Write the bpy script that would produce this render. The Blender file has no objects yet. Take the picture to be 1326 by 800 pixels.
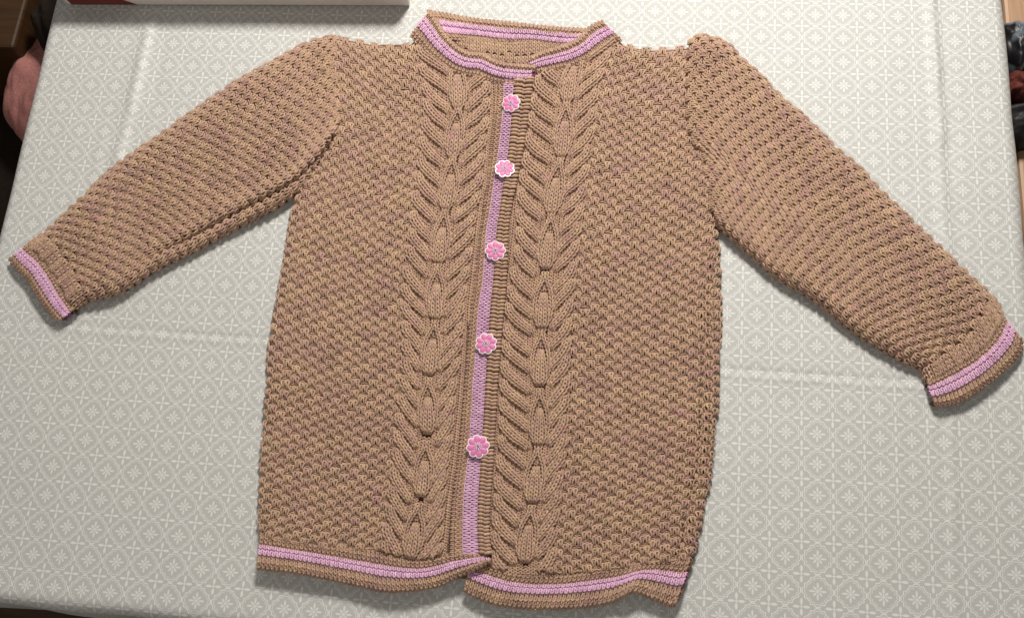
import bpy, math, random
import numpy as np
from mathutils import Matrix, Vector

sc = bpy.context.scene
rng = np.random.default_rng(7)
random.seed(7)

# ------------------------------------------------------------------ camera
CAM = np.array([9.88980282e-02, -3.36368668e-01, 9.35280274e-01])
ROT = np.array([[0.99203048, -0.05649482, 0.11262265],
                [0.08848949, 0.9486936, -0.30356229],
                [-0.08969469, 0.31110897, 0.94613217]])
FOC = 1299.70741
cd = bpy.data.cameras.new('camera')
cam = bpy.data.objects.new('camera', cd)
sc.collection.objects.link(cam)
M4 = Matrix([[*ROT[0], CAM[0]], [*ROT[1], CAM[1]], [*ROT[2], CAM[2]], [0, 0, 0, 1]])
cam.matrix_world = M4
cd.sensor_fit = 'HORIZONTAL'; cd.sensor_width = 36.0
cd.lens = 36.0 * FOC / 1326.0
cd.clip_start = 0.01; cd.clip_end = 50
sc.camera = cam

# ------------------------------------------------------------------ light
world = bpy.data.worlds.new("World"); sc.world = world; world.use_nodes = True
bg = world.node_tree.nodes['Background']
bg.inputs[0].default_value = (1.0, 0.93, 0.86, 1); bg.inputs[1].default_value = 0.145


def area(name, loc, target, size, power, col):
    l = bpy.data.lights.new(name, 'AREA'); l.shape = 'DISK'; l.size = size; l.energy = power; l.color = col
    o = bpy.data.objects.new(name, l); sc.collection.objects.link(o)
    o.location = loc
    o.rotation_euler = (Vector(target) - Vector(loc)).to_track_quat('-Z', 'Y').to_euler()
    return o


area('ceiling_lamp', (0.12, 0.98, 1.12), (0.0, 0.05, 0.0), 0.32, 28.5, (1.0, 0.95, 0.885))
area('front_fill', (-0.35, -1.25, 1.5), (0.0, 0.0, 0.0), 0.9, 6.0, (1.0, 0.93, 0.86))  # unseen fill light added in front to lift the shadows and box face
sc.view_settings.view_transform = 'Standard'; sc.view_settings.look = 'None'
sc.cycles.sample_clamp_indirect = 2.0; sc.cycles.caustics_reflective = False; sc.cycles.caustics_refractive = False
sc.view_settings.exposure = 0.0; sc.view_settings.gamma = 1.0


# ------------------------------------------------------------------ basics
def rays(px, py):
    d = np.stack([(px - 663.0) / FOC, -(py - 400.0) / FOC, -np.ones_like(px)], -1)
    return d @ ROT.T


def pix(px, py, z=0.0):
    px = np.asarray(px, float); py = np.asarray(py, float)
    d = rays(px, py)
    k = (np.asarray(z, float) - CAM[2]) / d[..., 2]
    return CAM + d * k[..., None]


def tagp(o, label=None, cat=None, group=None, kind=None):
    if label: o['label'] = label
    if cat: o['category'] = cat
    if group: o['group'] = group
    if kind: o['kind'] = kind
    return o


def empty(name, loc=(0, 0, 0)):
    o = bpy.data.objects.new(name, None); sc.collection.objects.link(o); o.location = loc
    o.empty_display_size = 0.05
    return o


def mesh_obj(name, V, F, mat, parent=None, smooth=True, loc=(0, 0, 0), col=None, uv=None, offset=None):
    """V (n,3), F (m,4) or (m,3) arrays"""
    me = bpy.data.meshes.new(name)
    V = np.asarray(V, np.float32); F = np.asarray(F, np.int32)
    k = F.shape[1]
    me.vertices.add(len(V)); me.vertices.foreach_set('co', V.ravel())
    me.loops.add(F.size); me.loops.foreach_set('vertex_index', F.ravel())
    me.polygons.add(len(F))
    me.polygons.foreach_set('loop_start', np.arange(0, F.size, k, dtype=np.int32))
    if smooth: me.polygons.foreach_set('use_smooth', np.ones(len(F), bool))
    me.update(calc_edges=True)
    if col is not None:
        a = me.color_attributes.new('dye', 'FLOAT_COLOR', 'POINT')
        c4 = np.ones((len(V), 4), np.float32); c4[:, :3] = col
        a.data.foreach_set('color', c4.ravel())
    if uv is not None:
        l = me.uv_layers.new(name='yarn')
        l.data.foreach_set('uv', np.asarray(uv, np.float32).ravel())
    me.materials.append(mat)
    o = bpy.data.objects.new(name, me); sc.collection.objects.link(o)
    o.location = loc
    if parent is not None: o.parent = parent
    return o


def poly_obj(name, V, F, mat, parent=None, smooth=False, loc=(0, 0, 0), bevel=0, seg=2):
    me = bpy.data.meshes.new(name); me.from_pydata([tuple(v) for v in V], [], F); me.update()
    me.materials.append(mat)
    if smooth: me.polygons.foreach_set('use_smooth', [True] * len(me.polygons))
    o = bpy.data.objects.new(name, me); sc.collection.objects.link(o); o.location = loc
    if parent is not None: o.parent = parent
    if bevel:
        b = o.modifiers.new('bevel', 'BEVEL'); b.width = bevel; b.segments = seg; b.limit_method = 'ANGLE'
    return o


def box_obj(name, x0, x1, y0, y1, z0, z1, mat, parent=None, bevel=0.0, loc=(0, 0, 0), M=None):
    V = [(x, y, z) for x in (x0, x1) for y in (y0, y1) for z in (z0, z1)]
    if M is not None: V = [tuple(M @ Vector(v)) for v in V]
    F = [(0, 1, 3, 2), (4, 6, 7, 5), (0, 4, 5, 1), (2, 3, 7, 6), (0, 2, 6, 4), (1, 5, 7, 3)]
    return poly_obj(name, V, F, mat, parent, loc=loc, bevel=bevel)


# value noise
_tab = rng.random((64, 64))


def vn(x, y):
    xi = np.floor(x).astype(int); yi = np.floor(y).astype(int)
    fx = x - xi; fy = y - yi
    fx = fx * fx * (3 - 2 * fx); fy = fy * fy * (3 - 2 * fy)
    g = lambda a, b: _tab[a % 64, b % 64]
    return ((g(xi, yi) * (1 - fx) + g(xi + 1, yi) * fx) * (1 - fy) + (g(xi, yi + 1) * (1 - fx) + g(xi + 1, yi + 1) * fx) * fy) * 2 - 1


# ------------------------------------------------------------------ shader expression helper
class X:
    tree = None

    def __init__(s, sock): s.s = sock

    @staticmethod
    def m(op, *a):
        n = X.tree.nodes.new('ShaderNodeMath'); n.operation = op
        for i, v in enumerate(a):
            if isinstance(v, X): X.tree.links.new(v.s, n.inputs[i])
            else: n.inputs[i].default_value = v
        return X(n.outputs[0])

    def __add__(s, o): return X.m('ADD', s, o)
    __radd__ = __add__
    def __sub__(s, o): return X.m('SUBTRACT', s, o)
    def __rsub__(s, o): return X.m('SUBTRACT', o, s)
    def __mul__(s, o): return X.m('MULTIPLY', s, o)
    __rmul__ = __mul__
    def __truediv__(s, o): return X.m('DIVIDE', s, o)


def sstep(x, e, soft):      # 1 where x<e
    n = X.tree.nodes.new('ShaderNodeMapRange'); n.interpolation_type = 'SMOOTHSTEP'
    for i, v in ((0, x), (1, (e - soft) if not isinstance(e, X) else e - soft), (2, (e + soft) if not isinstance(e, X) else e + soft)):
        if isinstance(v, X): X.tree.links.new(v.s, n.inputs[i])
        else: n.inputs[i].default_value = v
    n.inputs[3].default_value = 1; n.inputs[4].default_value = 0
    return X(n.outputs[0])


def newmat(name, rough=0.6, base=(0.5, 0.5, 0.5), spec=0.5):
    m = bpy.data.materials.new(name); m.use_nodes = True
    b = m.node_tree.nodes['Principled BSDF']
    b.inputs['Base Color'].default_value = (*base, 1); b.inputs['Roughness'].default_value = rough
    b.inputs['Specular IOR Level'].default_value = spec
    return m, m.node_tree, b


def noise_node(t, scale, detail=3, rough=0.55, vec=None, dim='3D'):
    n = t.nodes.new('ShaderNodeTexNoise'); n.inputs['Scale'].default_value = scale
    n.inputs['Detail'].default_value = detail; n.inputs['Roughness'].default_value = rough
    if vec is not None: t.links.new(vec, n.inputs['Vector'])
    return n


def ramp(t, fac, stops):
    r = t.nodes.new('ShaderNodeValToRGB'); t.links.new(fac, r.inputs[0])
    e = r.color_ramp.elements
    while len(e) < len(stops): e.new(0.5)
    for el, (p, c) in zip(e, stops): el.position = p; el.color = (*c, 1)
    return r


def bump(t, b, h, strength, dist):
    n = t.nodes.new('ShaderNodeBump'); n.inputs['Strength'].default_value = strength; n.inputs['Distance'].default_value = dist
    t.links.new(h, n.inputs['Height']); t.links.new(n.outputs[0], b.inputs['Normal'])
    return n


# ------------------------------------------------------------------ materials
def wool_mat(name, speck):
    m, t, b = newmat(name, 0.85, spec=0.25)
    a = t.nodes.new('ShaderNodeAttribute'); a.attribute_name = 'dye'
    tc = t.nodes.new('ShaderNodeTexCoord')
    n = noise_node(t, 900, 2, 0.6, tc.outputs['Object'])
    mr = t.nodes.new('ShaderNodeMapRange'); mr.inputs[1].default_value = 0.3; mr.inputs[2].default_value = 0.7
    mr.inputs[3].default_value = 1 - speck; mr.inputs[4].default_value = 1 + speck
    t.links.new(n.outputs['Fac'], mr.inputs[0])
    mx = t.nodes.new('ShaderNodeVectorMath'); mx.operation = 'SCALE'
    t.links.new(a.outputs['Color'], mx.inputs[0]); t.links.new(mr.outputs[0], mx.inputs['Scale'])
    t.links.new(mx.outputs[0], b.inputs['Base Color'])
    # ply twist
    uvn = t.nodes.new('ShaderNodeUVMap'); uvn.uv_map = 'yarn'
    sp = t.nodes.new('ShaderNodeSeparateXYZ'); t.links.new(uvn.outputs[0], sp.inputs[0])
    X.tree = t
    w = X.m('SINE', (X(sp.outputs[0]) * (1 / 0.0030) + X(sp.outputs[1]) * 1.0) * (2 * math.pi * 1.0) * 1.0)
    w2 = X(n.outputs['Fac']) * 0.7 + w * 0.5
    bump(t, b, w2.s, 0.45, 0.0003)
    b.inputs['Sheen Weight'].default_value = 0.25; b.inputs['Sheen Roughness'].default_value = 0.5
    b.inputs['Sheen Tint'].default_value = (1, 0.9, 0.8, 1)
    return m


M_wool = wool_mat('tan_wool', 0.12)
M_pinkw = wool_mat('pink_wool', 0.10)


def gap_shade_mat(name, c):
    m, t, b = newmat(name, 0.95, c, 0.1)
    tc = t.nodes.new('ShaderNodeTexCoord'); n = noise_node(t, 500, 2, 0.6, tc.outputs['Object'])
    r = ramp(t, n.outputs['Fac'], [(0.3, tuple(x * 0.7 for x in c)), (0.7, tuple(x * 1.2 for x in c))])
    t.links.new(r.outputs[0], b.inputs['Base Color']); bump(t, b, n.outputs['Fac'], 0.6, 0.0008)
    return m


M_shade = gap_shade_mat('tan_wool_gap_shade', (0.20, 0.115, 0.07))  # wool darkened to stand in for shade in the gaps between stitches
M_shadep = gap_shade_mat('pink_wool_gap_shade', (0.24, 0.08, 0.18))  # dark purple paints the shade inside the pink stitch holes

TAN = np.array([0.470, 0.308, 0.212]); YEL = np.array([0.51, 0.355, 0.218]); MAU = np.array([0.425, 0.262, 0.215])
PNK = np.array([0.73, 0.46, 0.63]); PNK2 = np.array([0.60, 0.33, 0.50])

C = 0.028
def cloth_mat():
    m, t, b = newmat('printed_oilcloth', 0.42, spec=0.42)
    X.tree = t
    tc = t.nodes.new('ShaderNodeTexCoord'); uvn = t.nodes.new('ShaderNodeUVMap'); uvn.uv_map = 'yarn'
    sp = t.nodes.new('ShaderNodeSeparateXYZ'); t.links.new(uvn.outputs[0], sp.inputs[0])
    x = X(sp.outputs[0]); y = X(sp.outputs[1])
    wob = noise_node(t, 260, 1, 0.5, tc.outputs['Object'])
    def pet(fx, fy, n, L, dl, hw, cen, stem):
        r = X.m('SQRT', fx * fx + fy * fy); th = X.m('ARCTAN2', fy, fx)
        st = 2 * math.pi / n
        k = X.m('ROUND', th / st); mm = th - k * st
        a = r * X.m('COSINE', mm); p = X.m('ABSOLUTE', r * X.m('SINE', mm))
        Ln = L if dl == 0 else L + X.m('SIGN', X.m('COSINE', th * 4)) * dl
        ea = (a - Ln * cen) / (Ln * (1 - cen)) if dl else (a - L * cen) / (L * (1 - cen))
        e = X.m('SQRT', ea * ea + (p / hw) * (p / hw))
        m1 = sstep(e, 1.0, 0.22)
        m2 = sstep(p, stem, 0.007) * sstep(a, (Ln * cen) if dl else L * cen, 0.02)
        return X.m('MAXIMUM', m1, m2), r, th
    fx = x - X.m('ROUND', x); fy = y - X.m('ROUND', y)
    p8, r, th = pet(fx, fy, 8, 0.232, 0.038, 0.034, 0.66, 0.011)
    c4 = X.m('COSINE', th * 4); c12 = X.m('COSINE', th * 12); c20 = X.m('COSINE', th * 20)
    R = c4 * 0.034 + c12 * 0.019 + c20 * -0.013 + 0.437
    l1 = sstep(X.m('ABSOLUTE', r - R), 0.015, 0.009)
    R2 = c4 * 0.030 + c12 * 0.016 + c20 * -0.014 + 0.368
    l2 = sstep(X.m('ABSOLUTE', r - R2), 0.010, 0.009) * 0.85
    gx = x - X.m('FLOOR', x) - 0.5; gy = y - X.m('FLOOR', y) - 0.5
    p4, _, _ = pet(gx, gy, 4, 0.262, 0, 0.044, 0.62, 0.015)
    msk = X.m('MAXIMUM', X.m('MAXIMUM', p8 * 0.74, p4 * 0.80), X.m('MAXIMUM', l1 * 0.95, l2))
    # weave: fine linen threads seen through the coating
    wv = X.m('SINE', x * (2 * math.pi * 26)) * X.m('SINE', y * (2 * math.pi * 26))
    fac = msk * 0.88 + wv * 0.035 + (X(wob.outputs['Fac']) - 0.5) * 0.10 + 0.03
    big = noise_node(t, 5, 3, 0.6, tc.outputs['Object'])
    r1 = ramp(t, fac.s, [(0.0, (0.475, 0.478, 0.457)), (1.0, (0.78, 0.785, 0.755))])
    hs = t.nodes.new('ShaderNodeMapRange'); hs.inputs[3].default_value = 0.965; hs.inputs[4].default_value = 1.035
    t.links.new(big.outputs['Fac'], hs.inputs[0])
    mx = t.nodes.new('ShaderNodeVectorMath'); mx.operation = 'SCALE'
    t.links.new(r1.outputs[0], mx.inputs[0]); t.links.new(hs.outputs[0], mx.inputs['Scale'])
    t.links.new(mx.outputs[0], b.inputs['Base Color'])
    hgt = X(noise_node(t, 1400, 2, 0.6, tc.outputs['Object']).outputs['Fac']) + wv * 0.35 + X(noise_node(t, 60, 3, 0.5, tc.outputs['Object']).outputs['Fac']) * 1.5
    bump(t, b, hgt.s, 0.35, 0.0005)
    return m


M_cloth = cloth_mat()


def simple(name, c, rough=0.6, nscale=40, var=0.2, bs=0.2, bd=0.001, spec=0.4, stretch=None):
    m, t, b = newmat(name, rough, c, spec)
    tc = t.nodes.new('ShaderNodeTexCoord'); vec = tc.outputs['Object']
    if stretch:
        mp = t.nodes.new('ShaderNodeMapping'); mp.inputs['Scale'].default_value = stretch
        t.links.new(vec, mp.inputs['Vector']); vec = mp.outputs[0]
    n = noise_node(t, nscale, 5, 0.6, vec)
    r = ramp(t, n.outputs['Fac'], [(0.3, tuple(max(0, x * (1 - var)) for x in c)), (0.7, tuple(min(1, x * (1 + var)) for x in c))])
    t.links.new(r.outputs[0], b.inputs['Base Color'])
    bump(t, b, n.outputs['Fac'], bs, bd)
    return m


M_floor = simple('dark_floor_boards', (0.055, 0.028, 0.012), 0.5, 8, 0.35, 0.1, 0.001, stretch=(1, 12, 1))
M_bench = simple('pale_wood', (0.40, 0.25, 0.15), 0.5, 10, 0.15, 0.1, 0.0006, stretch=(14, 1, 1))
M_tbl = simple('table_wood', (0.10, 0.05, 0.025), 0.5, 12, 0.3, 0.1, 0.001, stretch=(1, 10, 1))
M_garment = simple('dusty_pink_fleece', (0.42, 0.185, 0.165), 0.95, 300, 0.18, 0.5, 0.001, 0.1)
M_chair = simple('dark_brown_upholstery', (0.014, 0.009, 0.006), 0.9, 200, 0.3, 0.4, 0.001, 0.2)
M_chairw = simple('orange_brown_wood', (0.045, 0.02, 0.006), 0.5, 10, 0.3, 0.1, 0.001, stretch=(1, 10, 1))
M_btnw = simple('white_lacquer', (0.86, 0.84, 0.85), 0.28, 60, 0.03, 0.03, 0.0003, 0.5)
M_btnp = simple('pink_lacquer', (0.66, 0.185, 0.39), 0.50, 400, 0.07, 0.05, 0.0003, 0.5)
M_silver = simple('silver_dot', (0.62, 0.64, 0.70), 0.25, 60, 0.1, 0.05, 0.0003, 0.6)
M_hole = simple('button_thread', (0.10, 0.09, 0.10), 0.7, 60, 0.1, 0.05, 0.0003, 0.4)
M_card = simple('pale_card', (0.76, 0.69, 0.64), 0.55, 30, 0.05, 0.1, 0.0004, 0.4)
M_maroon = simple('maroon_print', (0.16, 0.022, 0.018), 0.35, 30, 0.15, 0.05, 0.0004, 0.5)

# ------------------------------------------------------------------ floor, table, cloth
pl = [(-3, -3, -0.75), (4, -3, -0.75), (4, 4, -0.75), (-3, 4, -0.75)]
tagp(poly_obj('floor', pl, [(0, 1, 2, 3)], M_floor), kind='structure')

# table corners found from the edges seen in the picture
pL0, pL1 = pix(81, 0)[:2], pix(19, 260)[:2]
pR0, pR1 = pix(1286, 0)[:2], pix(1311, 280)[:2]
pB0, pB1 = pix(0, 763)[:2], pix(305, 793)[:2]


def inter(a, b, c, d):
    A = np.array([b - a, -(d - c)]).T
    s = np.linalg.solve(A, c - a)
    return a + (b - a) * s[0]


cBL = inter(pL0, pL1, pB0, pB1); cBR = inter(pR0, pR1, pB0, pB1)
cTL = cBL + (pL0 - cBL) / np.linalg.norm(pL0 - cBL) * 0.98
cTR = cBR + (pR0 - cBR) / np.linalg.norm(pR0 - cBR) * 0.98
print('table corners', cBL, cBR, cTL, cTR)

DROP = 0.16
RAD = 0.012


def wrap1(s, L):
    """arc parameter -> (position along 0..L, drop) for a sheet hanging over both ends"""
    x = np.clip(s, 0, L).astype(float); z = np.zeros_like(x)
    o = np.where(s < 0, -s, np.where(s > L, s - L, 0)); sg = np.where(s < 0, -1, 1)
    q = RAD * math.pi / 2
    ang = np.clip(o / RAD, 0, math.pi / 2)
    dx = np.where(o > 0, RAD * np.sin(ang), 0); dz = -RAD * (1 - np.cos(ang)) - np.maximum(o - q, 0)
    return x + sg * dx, np.where(o > 0, dz, 0)


def seg_d(P, a, b):
    ab = b - a; L = np.linalg.norm(ab); t = ((P - a) @ ab) / L ** 2
    tc = np.clip(t, 0, 1)
    d = (P[..., 0] - a[0]) * ab[1] / L - (P[..., 1] - a[1]) * ab[0] / L
    endf = np.clip(1 - np.abs(t - tc) * L / 0.02, 0, 1)
    return d, endf, t


CREASES = [  # pixel polyline, height m, width m
    ([(1203, -30), (1208, 30), (1213, 100), (1218, 175)], 0.0046, 0.0050),
    ([(1218, 175), (1221, 250), (1226, 330)], 0.0016, 0.0045),
    ([(1231, 530), (1236, 640), (1236, 820)], 0.0015, 0.0020),
    ([(1218, 30), (1226, 160), (1231, 240)], -0.0009, 0.0040),
    ([(1163, 585), (1155, 680), (1146, 790)], 0.0007, 0.0014),
    ([(192, 40), (180, 95), (167, 150), (152, 205)], 0.0030, 0.0065),
    ([(212, 70), (200, 130)], -0.0007, 0.0050),
    ([(135, 175), (122, 240)], 0.0008, 0.0040),
    ([(60, 418), (200, 429), (360, 441)], -0.0016, 0.0017),
    ([(60, 422), (200, 433), (360, 445)], 0.0010, 0.0024),
    ([(915, 477), (1060, 488), (1200, 498)], -0.0018, 0.0018),
    ([(915, 481), (1060, 492), (1200, 502)], 0.0012, 0.0024),
    ([(845, 5), (850, 75)], 0.0010, 0.0050),
    ([(107, 412), (110, 445)], 0.0005, 0.0030),
    ([(1207, 555), (1216, 530)], 0.0008, 0.003),
    ([(1196, -20), (1207, 22)], -0.0011, 0.0022),
]


def cloth():
    LX = np.linalg.norm(cBR - cBL); LY = np.linalg.norm(cTL - cBL)
    step = 0.0034
    sx = np.concatenate([np.arange(-DROP, -0.022, 0.012), np.arange(-0.022, LX + 0.022, step), np.arange(LX + 0.022, LX + DROP, 0.012)])
    sy = np.concatenate([np.arange(-DROP, -0.022, 0.012), np.arange(-0.022, LY + 0.022, step)])
    SX, SY = np.meshgrid(sx, sy)
    ax, zx = wrap1(SX, LX); ay, zy = wrap1(SY, LY)
    a = ax / LX; bb = ay / LY
    P = (cBL * ((1 - a) * (1 - bb))[..., None] + cBR * (a * (1 - bb))[..., None] + cTL * ((1 - a) * bb)[..., None] + cTR * (a * bb)[..., None])
    z = zx + zy
    flat = np.clip(1 - (-z) / 0.006, 0, 1)
    h = 0.0006 * vn(P[..., 0] * 9 + 3, P[..., 1] * 9) + 0.00025 * vn(P[..., 0] * 35, P[..., 1] * 35 + 7)
    for pts, hh, w in CREASES:
        pp = pix([p[0] for p in pts], [p[1] for p in pts])[:, :2]
        best = np.zeros(z.shape)
        for i in range(len(pp) - 1):
            d, e, tt = seg_d(P, pp[i], pp[i + 1])
            wob = 0.0007 * vn(tt * 5 + i, tt * 0)
            g = np.exp(-((d + wob) / w) ** 2) * e
            best = np.maximum(best, g)
        h = h + hh * best * (0.8 + 0.35 * vn(P[..., 0] * 20, P[..., 1] * 20))
    z = z + h * flat
    # soft waves where the cloth hangs
    hang = np.clip(-z / 0.05, 0, 1)
    wave = 0.006 * np.sin(SX * 26 + 1.0) * (SY < 0) * hang
    P[..., 1] -= np.abs(wave)
    wave2 = 0.006 * np.sin(SY * 23) * ((SX < 0) | (SX > LX)) * hang
    P[..., 0] += np.where(SX < 0, -1, 1) * np.abs(wave2)
    V = np.concatenate([P, z[..., None]], -1)
    ny, nx = SX.shape
    idx = np.arange(ny * nx).reshape(ny, nx)
    F = np.stack([idx[:-1, :-1], idx[:-1, 1:], idx[1:, 1:], idx[1:, :-1]], -1).reshape(-1, 4)
    a2 = SX / LX; b2 = SY / LY
    U = (cBL * ((1 - a2) * (1 - b2))[..., None] + cBR * (a2 * (1 - b2))[..., None] + cTL * ((1 - a2) * b2)[..., None] + cTR * (a2 * b2)[..., None]) / C
    U = U.reshape(-1, 2)
    o = mesh_obj('tablecloth', V.reshape(-1, 3), F, M_cloth, uv=U[F.ravel()])
    tagp(o, 'pale grey oilcloth printed with white flower medallions, spread over the whole table', 'tablecloth')


cloth()

tb = empty('dining_table', (float((cBL + cTR)[0] / 2), float((cBL + cTR)[1] / 2), -0.75))
tagp(tb, 'dark wooden table hidden under the grey printed tablecloth', 'table')
c0 = (cBL + cTR) / 2
ang = math.atan2((cBR - cBL)[1], (cBR - cBL)[0])
RM = Matrix.Rotation(ang, 4, 'Z')
LX = float(np.linalg.norm(cBR - cBL)); LY = float(np.linalg.norm(cTL - cBL))
box_obj('tabletop', -LX / 2 + .006, LX / 2 - .006, -LY / 2 + .006, LY / 2 - .006, 0.715, 0.7475, M_tbl, tb, 0.003, M=RM)
for sx in (-1, 1):
    for sy in (-1, 1):
        x = sx * (LX / 2 - .07); y = sy * (LY / 2 - .07)
        box_obj('leg', x - .03, x + .03, y - .03, y + .03, 0.0, 0.7145, M_tbl, tb, 0.003, M=RM)


# ------------------------------------------------------------------ curves and fabric surfaces
def curve(pts, n=400):
    p = np.array(pts, float)
    if len(p) > 2:
        q = np.vstack([2 * p[0] - p[1], p, 2 * p[-1] - p[-2]])
        out = []
        for i in range(1, len(q) - 2):
            t = np.linspace(0, 1, 24, endpoint=False)[:, None]
            a, b, c, d = q[i - 1], q[i], q[i + 1], q[i + 2]
            out.append(0.5 * ((2 * b) + (-a + c) * t + (2 * a - 5 * b + 4 * c - d) * t ** 2 + (-a + 3 * b - 3 * c + d) * t ** 3))
        p = np.vstack(out + [q[-2][None]])
    s = np.r_[0, np.cumsum(np.linalg.norm(np.diff(p, axis=0), axis=1))]; s /= s[-1]
    t = np.linspace(0, 1, n)
    return np.c_[np.interp(t, s, p[:, 0]), np.interp(t, s, p[:, 1])]


def rnd(d, a):
    return np.sqrt(np.clip(1 - (1 - np.clip(d / a, 0, 1)) ** 2, 0, 1))


def ypar_curve(c):
    y = np.linspace(c[0, 1], c[-1, 1], len(c))
    return np.c_[np.interp(y, c[:, 1], c[:, 0]), y]


def project(P):
    q = (P - CAM) @ ROT
    return np.stack([663 + FOC * q[..., 0] / -q[..., 2], 400 - FOC * q[..., 1] / -q[..., 2]], -1)


def masked(S, u, v):
    q = project(S.bil(S.G, u, v)); xs, ys = S.mask
    return q[..., 1] > np.interp(q[..., 0], xs, ys)


class Surf:
    def __init__(s, L, R, zf, nu=60, nv=200, S=None, E=None, zref=0.009, ypar=False, mask=None):
        NT = 240
        L = curve(L, nv); R = curve(R, nv)
        s.mask = mask
        if ypar:
            L = ypar_curve(L); R = ypar_curve(R)
        t = np.linspace(0, 1, NT); v = np.linspace(0, 1, nv)
        T, V = np.meshgrid(t, v)
        P = L[:, None] * (1 - T)[..., None] + R[:, None] * T[..., None]
        if S is not None:
            c = curve(S, NT); P = P + ((1 - V) ** 1)[..., None] * (c - (L[0] * (1 - t)[:, None] + R[0] * t[:, None]))[None]
        if E is not None:
            c = curve(E, NT); P = P + V[..., None] * (c - (L[-1] * (1 - t)[:, None] + R[-1] * t[:, None]))[None]
        W = pix(P[..., 0], P[..., 1], zref)
        du = np.linalg.norm(np.diff(W, axis=1), axis=2); cu = np.concatenate([np.zeros((nv, 1)), np.cumsum(du, 1)], 1)
        dv = np.linalg.norm(np.diff(W, axis=0), axis=2); cv = np.concatenate([np.zeros((1, NT)), np.cumsum(dv, 0)], 0)
        Z = zf(T, V, cu, cu[:, -1:] - cu, cv, cv[-1:] - cv, W)
        W = pix(P[..., 0], P[..., 1], Z)
        du = np.linalg.norm(np.diff(W, axis=1), axis=2); cu = np.concatenate([np.zeros((nv, 1)), np.cumsum(du, 1)], 1)
        s.A = cu[:, -1].copy()
        u = np.linspace(0, 1, nu)
        G = np.zeros((nv, nu, 3))
        for i in range(nv):
            for k in range(3): G[i, :, k] = np.interp(u * s.A[i], cu[i], W[i, :, k])
        s.G = G; s.nu = nu; s.nv = nv
        s.Lv = np.linalg.norm(np.diff(G, axis=0), axis=2).sum(0).mean()
        gu = np.gradient(G, axis=1); gv = np.gradient(G, axis=0)
        N = np.cross(gu, gv); N /= np.linalg.norm(N, axis=2, keepdims=True) + 1e-12
        s.flip = N[..., 2].mean() < 0
        if s.flip: N = -N
        s.N = N

    def bil(s, A, u, v):
        x = np.clip(u, 0, 1) * (s.nu - 1); y = np.clip(v, 0, 1) * (s.nv - 1)
        i = np.minimum(x.astype(int), s.nu - 2); j = np.minimum(y.astype(int), s.nv - 2)
        fx = (x - i)[..., None]; fy = (y - j)[..., None]
        return (A[j, i] * (1 - fx) + A[j, i + 1] * fx) * (1 - fy) + (A[j + 1, i] * (1 - fx) + A[j + 1, i + 1] * fx) * fy

    def at(s, u, v, h):
        P = s.bil(s.G, u, v); N = s.bil(s.N, u, v)
        return P + N * np.asarray(h)[..., None], N

    def width(s, v): return np.interp(v, np.linspace(0, 1, s.nv), s.A)

    def shell(s, name, mat, parent, off=-0.0018, zlow=0.0008, inset=0.003, kind=None, sk='LRSE'):
        P = s.G + s.N * off
        st = max(1, s.nu // 40); sv = max(1, s.nv // 100)
        ui = np.unique(np.r_[np.arange(0, s.nu, st), s.nu - 1]); vi = np.unique(np.r_[np.arange(0, s.nv, sv), s.nv - 1])
        P = P[np.ix_(vi, ui)]
        nv, nu = P.shape[:2]
        V = P.reshape(-1, 3); idx = np.arange(nv * nu).reshape(nv, nu)
        F = [np.stack([idx[:-1, :-1], idx[:-1, 1:], idx[1:, 1:], idx[1:, :-1]], -1).reshape(-1, 4)]
        if s.mask is not None:
            q = project(V); okv = q[:, 1] > np.interp(q[:, 0], *s.mask)
            F[0] = F[0][okv[F[0]].all(1)]; sk = sk.replace('S', '')
            sk = sk.replace('L', '').replace('R', '')
        VV = [V]; n = len(V)
        for side in sk:
            if side == 'L': e, q = idx[:, 0], idx[:, 1]
            if side == 'R': e, q = idx[:, -1], idx[:, -2]
            if side == 'S': e, q = idx[0], idx[1]
            if side == 'E': e, q = idx[-1], idx[-2]
            d = V[q] - V[e]; d[:, 2] = 0; d /= np.linalg.norm(d, axis=1, keepdims=True) + 1e-9
            low = V[e] + d * inset; low[:, 2] = np.minimum(zlow, V[e][:, 2] - 0.0002)
            VV.append(low); k = n + np.arange(len(e)); n += len(e)
            F.append(np.stack([e[:-1], e[1:], k[1:], k[:-1]], -1))
        return mesh_obj(name, np.vstack(VV), np.vstack(F), mat, parent, loc=tuple(-np.array(ORG)) if parent is ROOT else (0, 0, 0))


# ------------------------------------------------------------------ yarn
K = 9
TT = np.linspace(0, 2 * math.pi, K)
NS = 5


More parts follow.
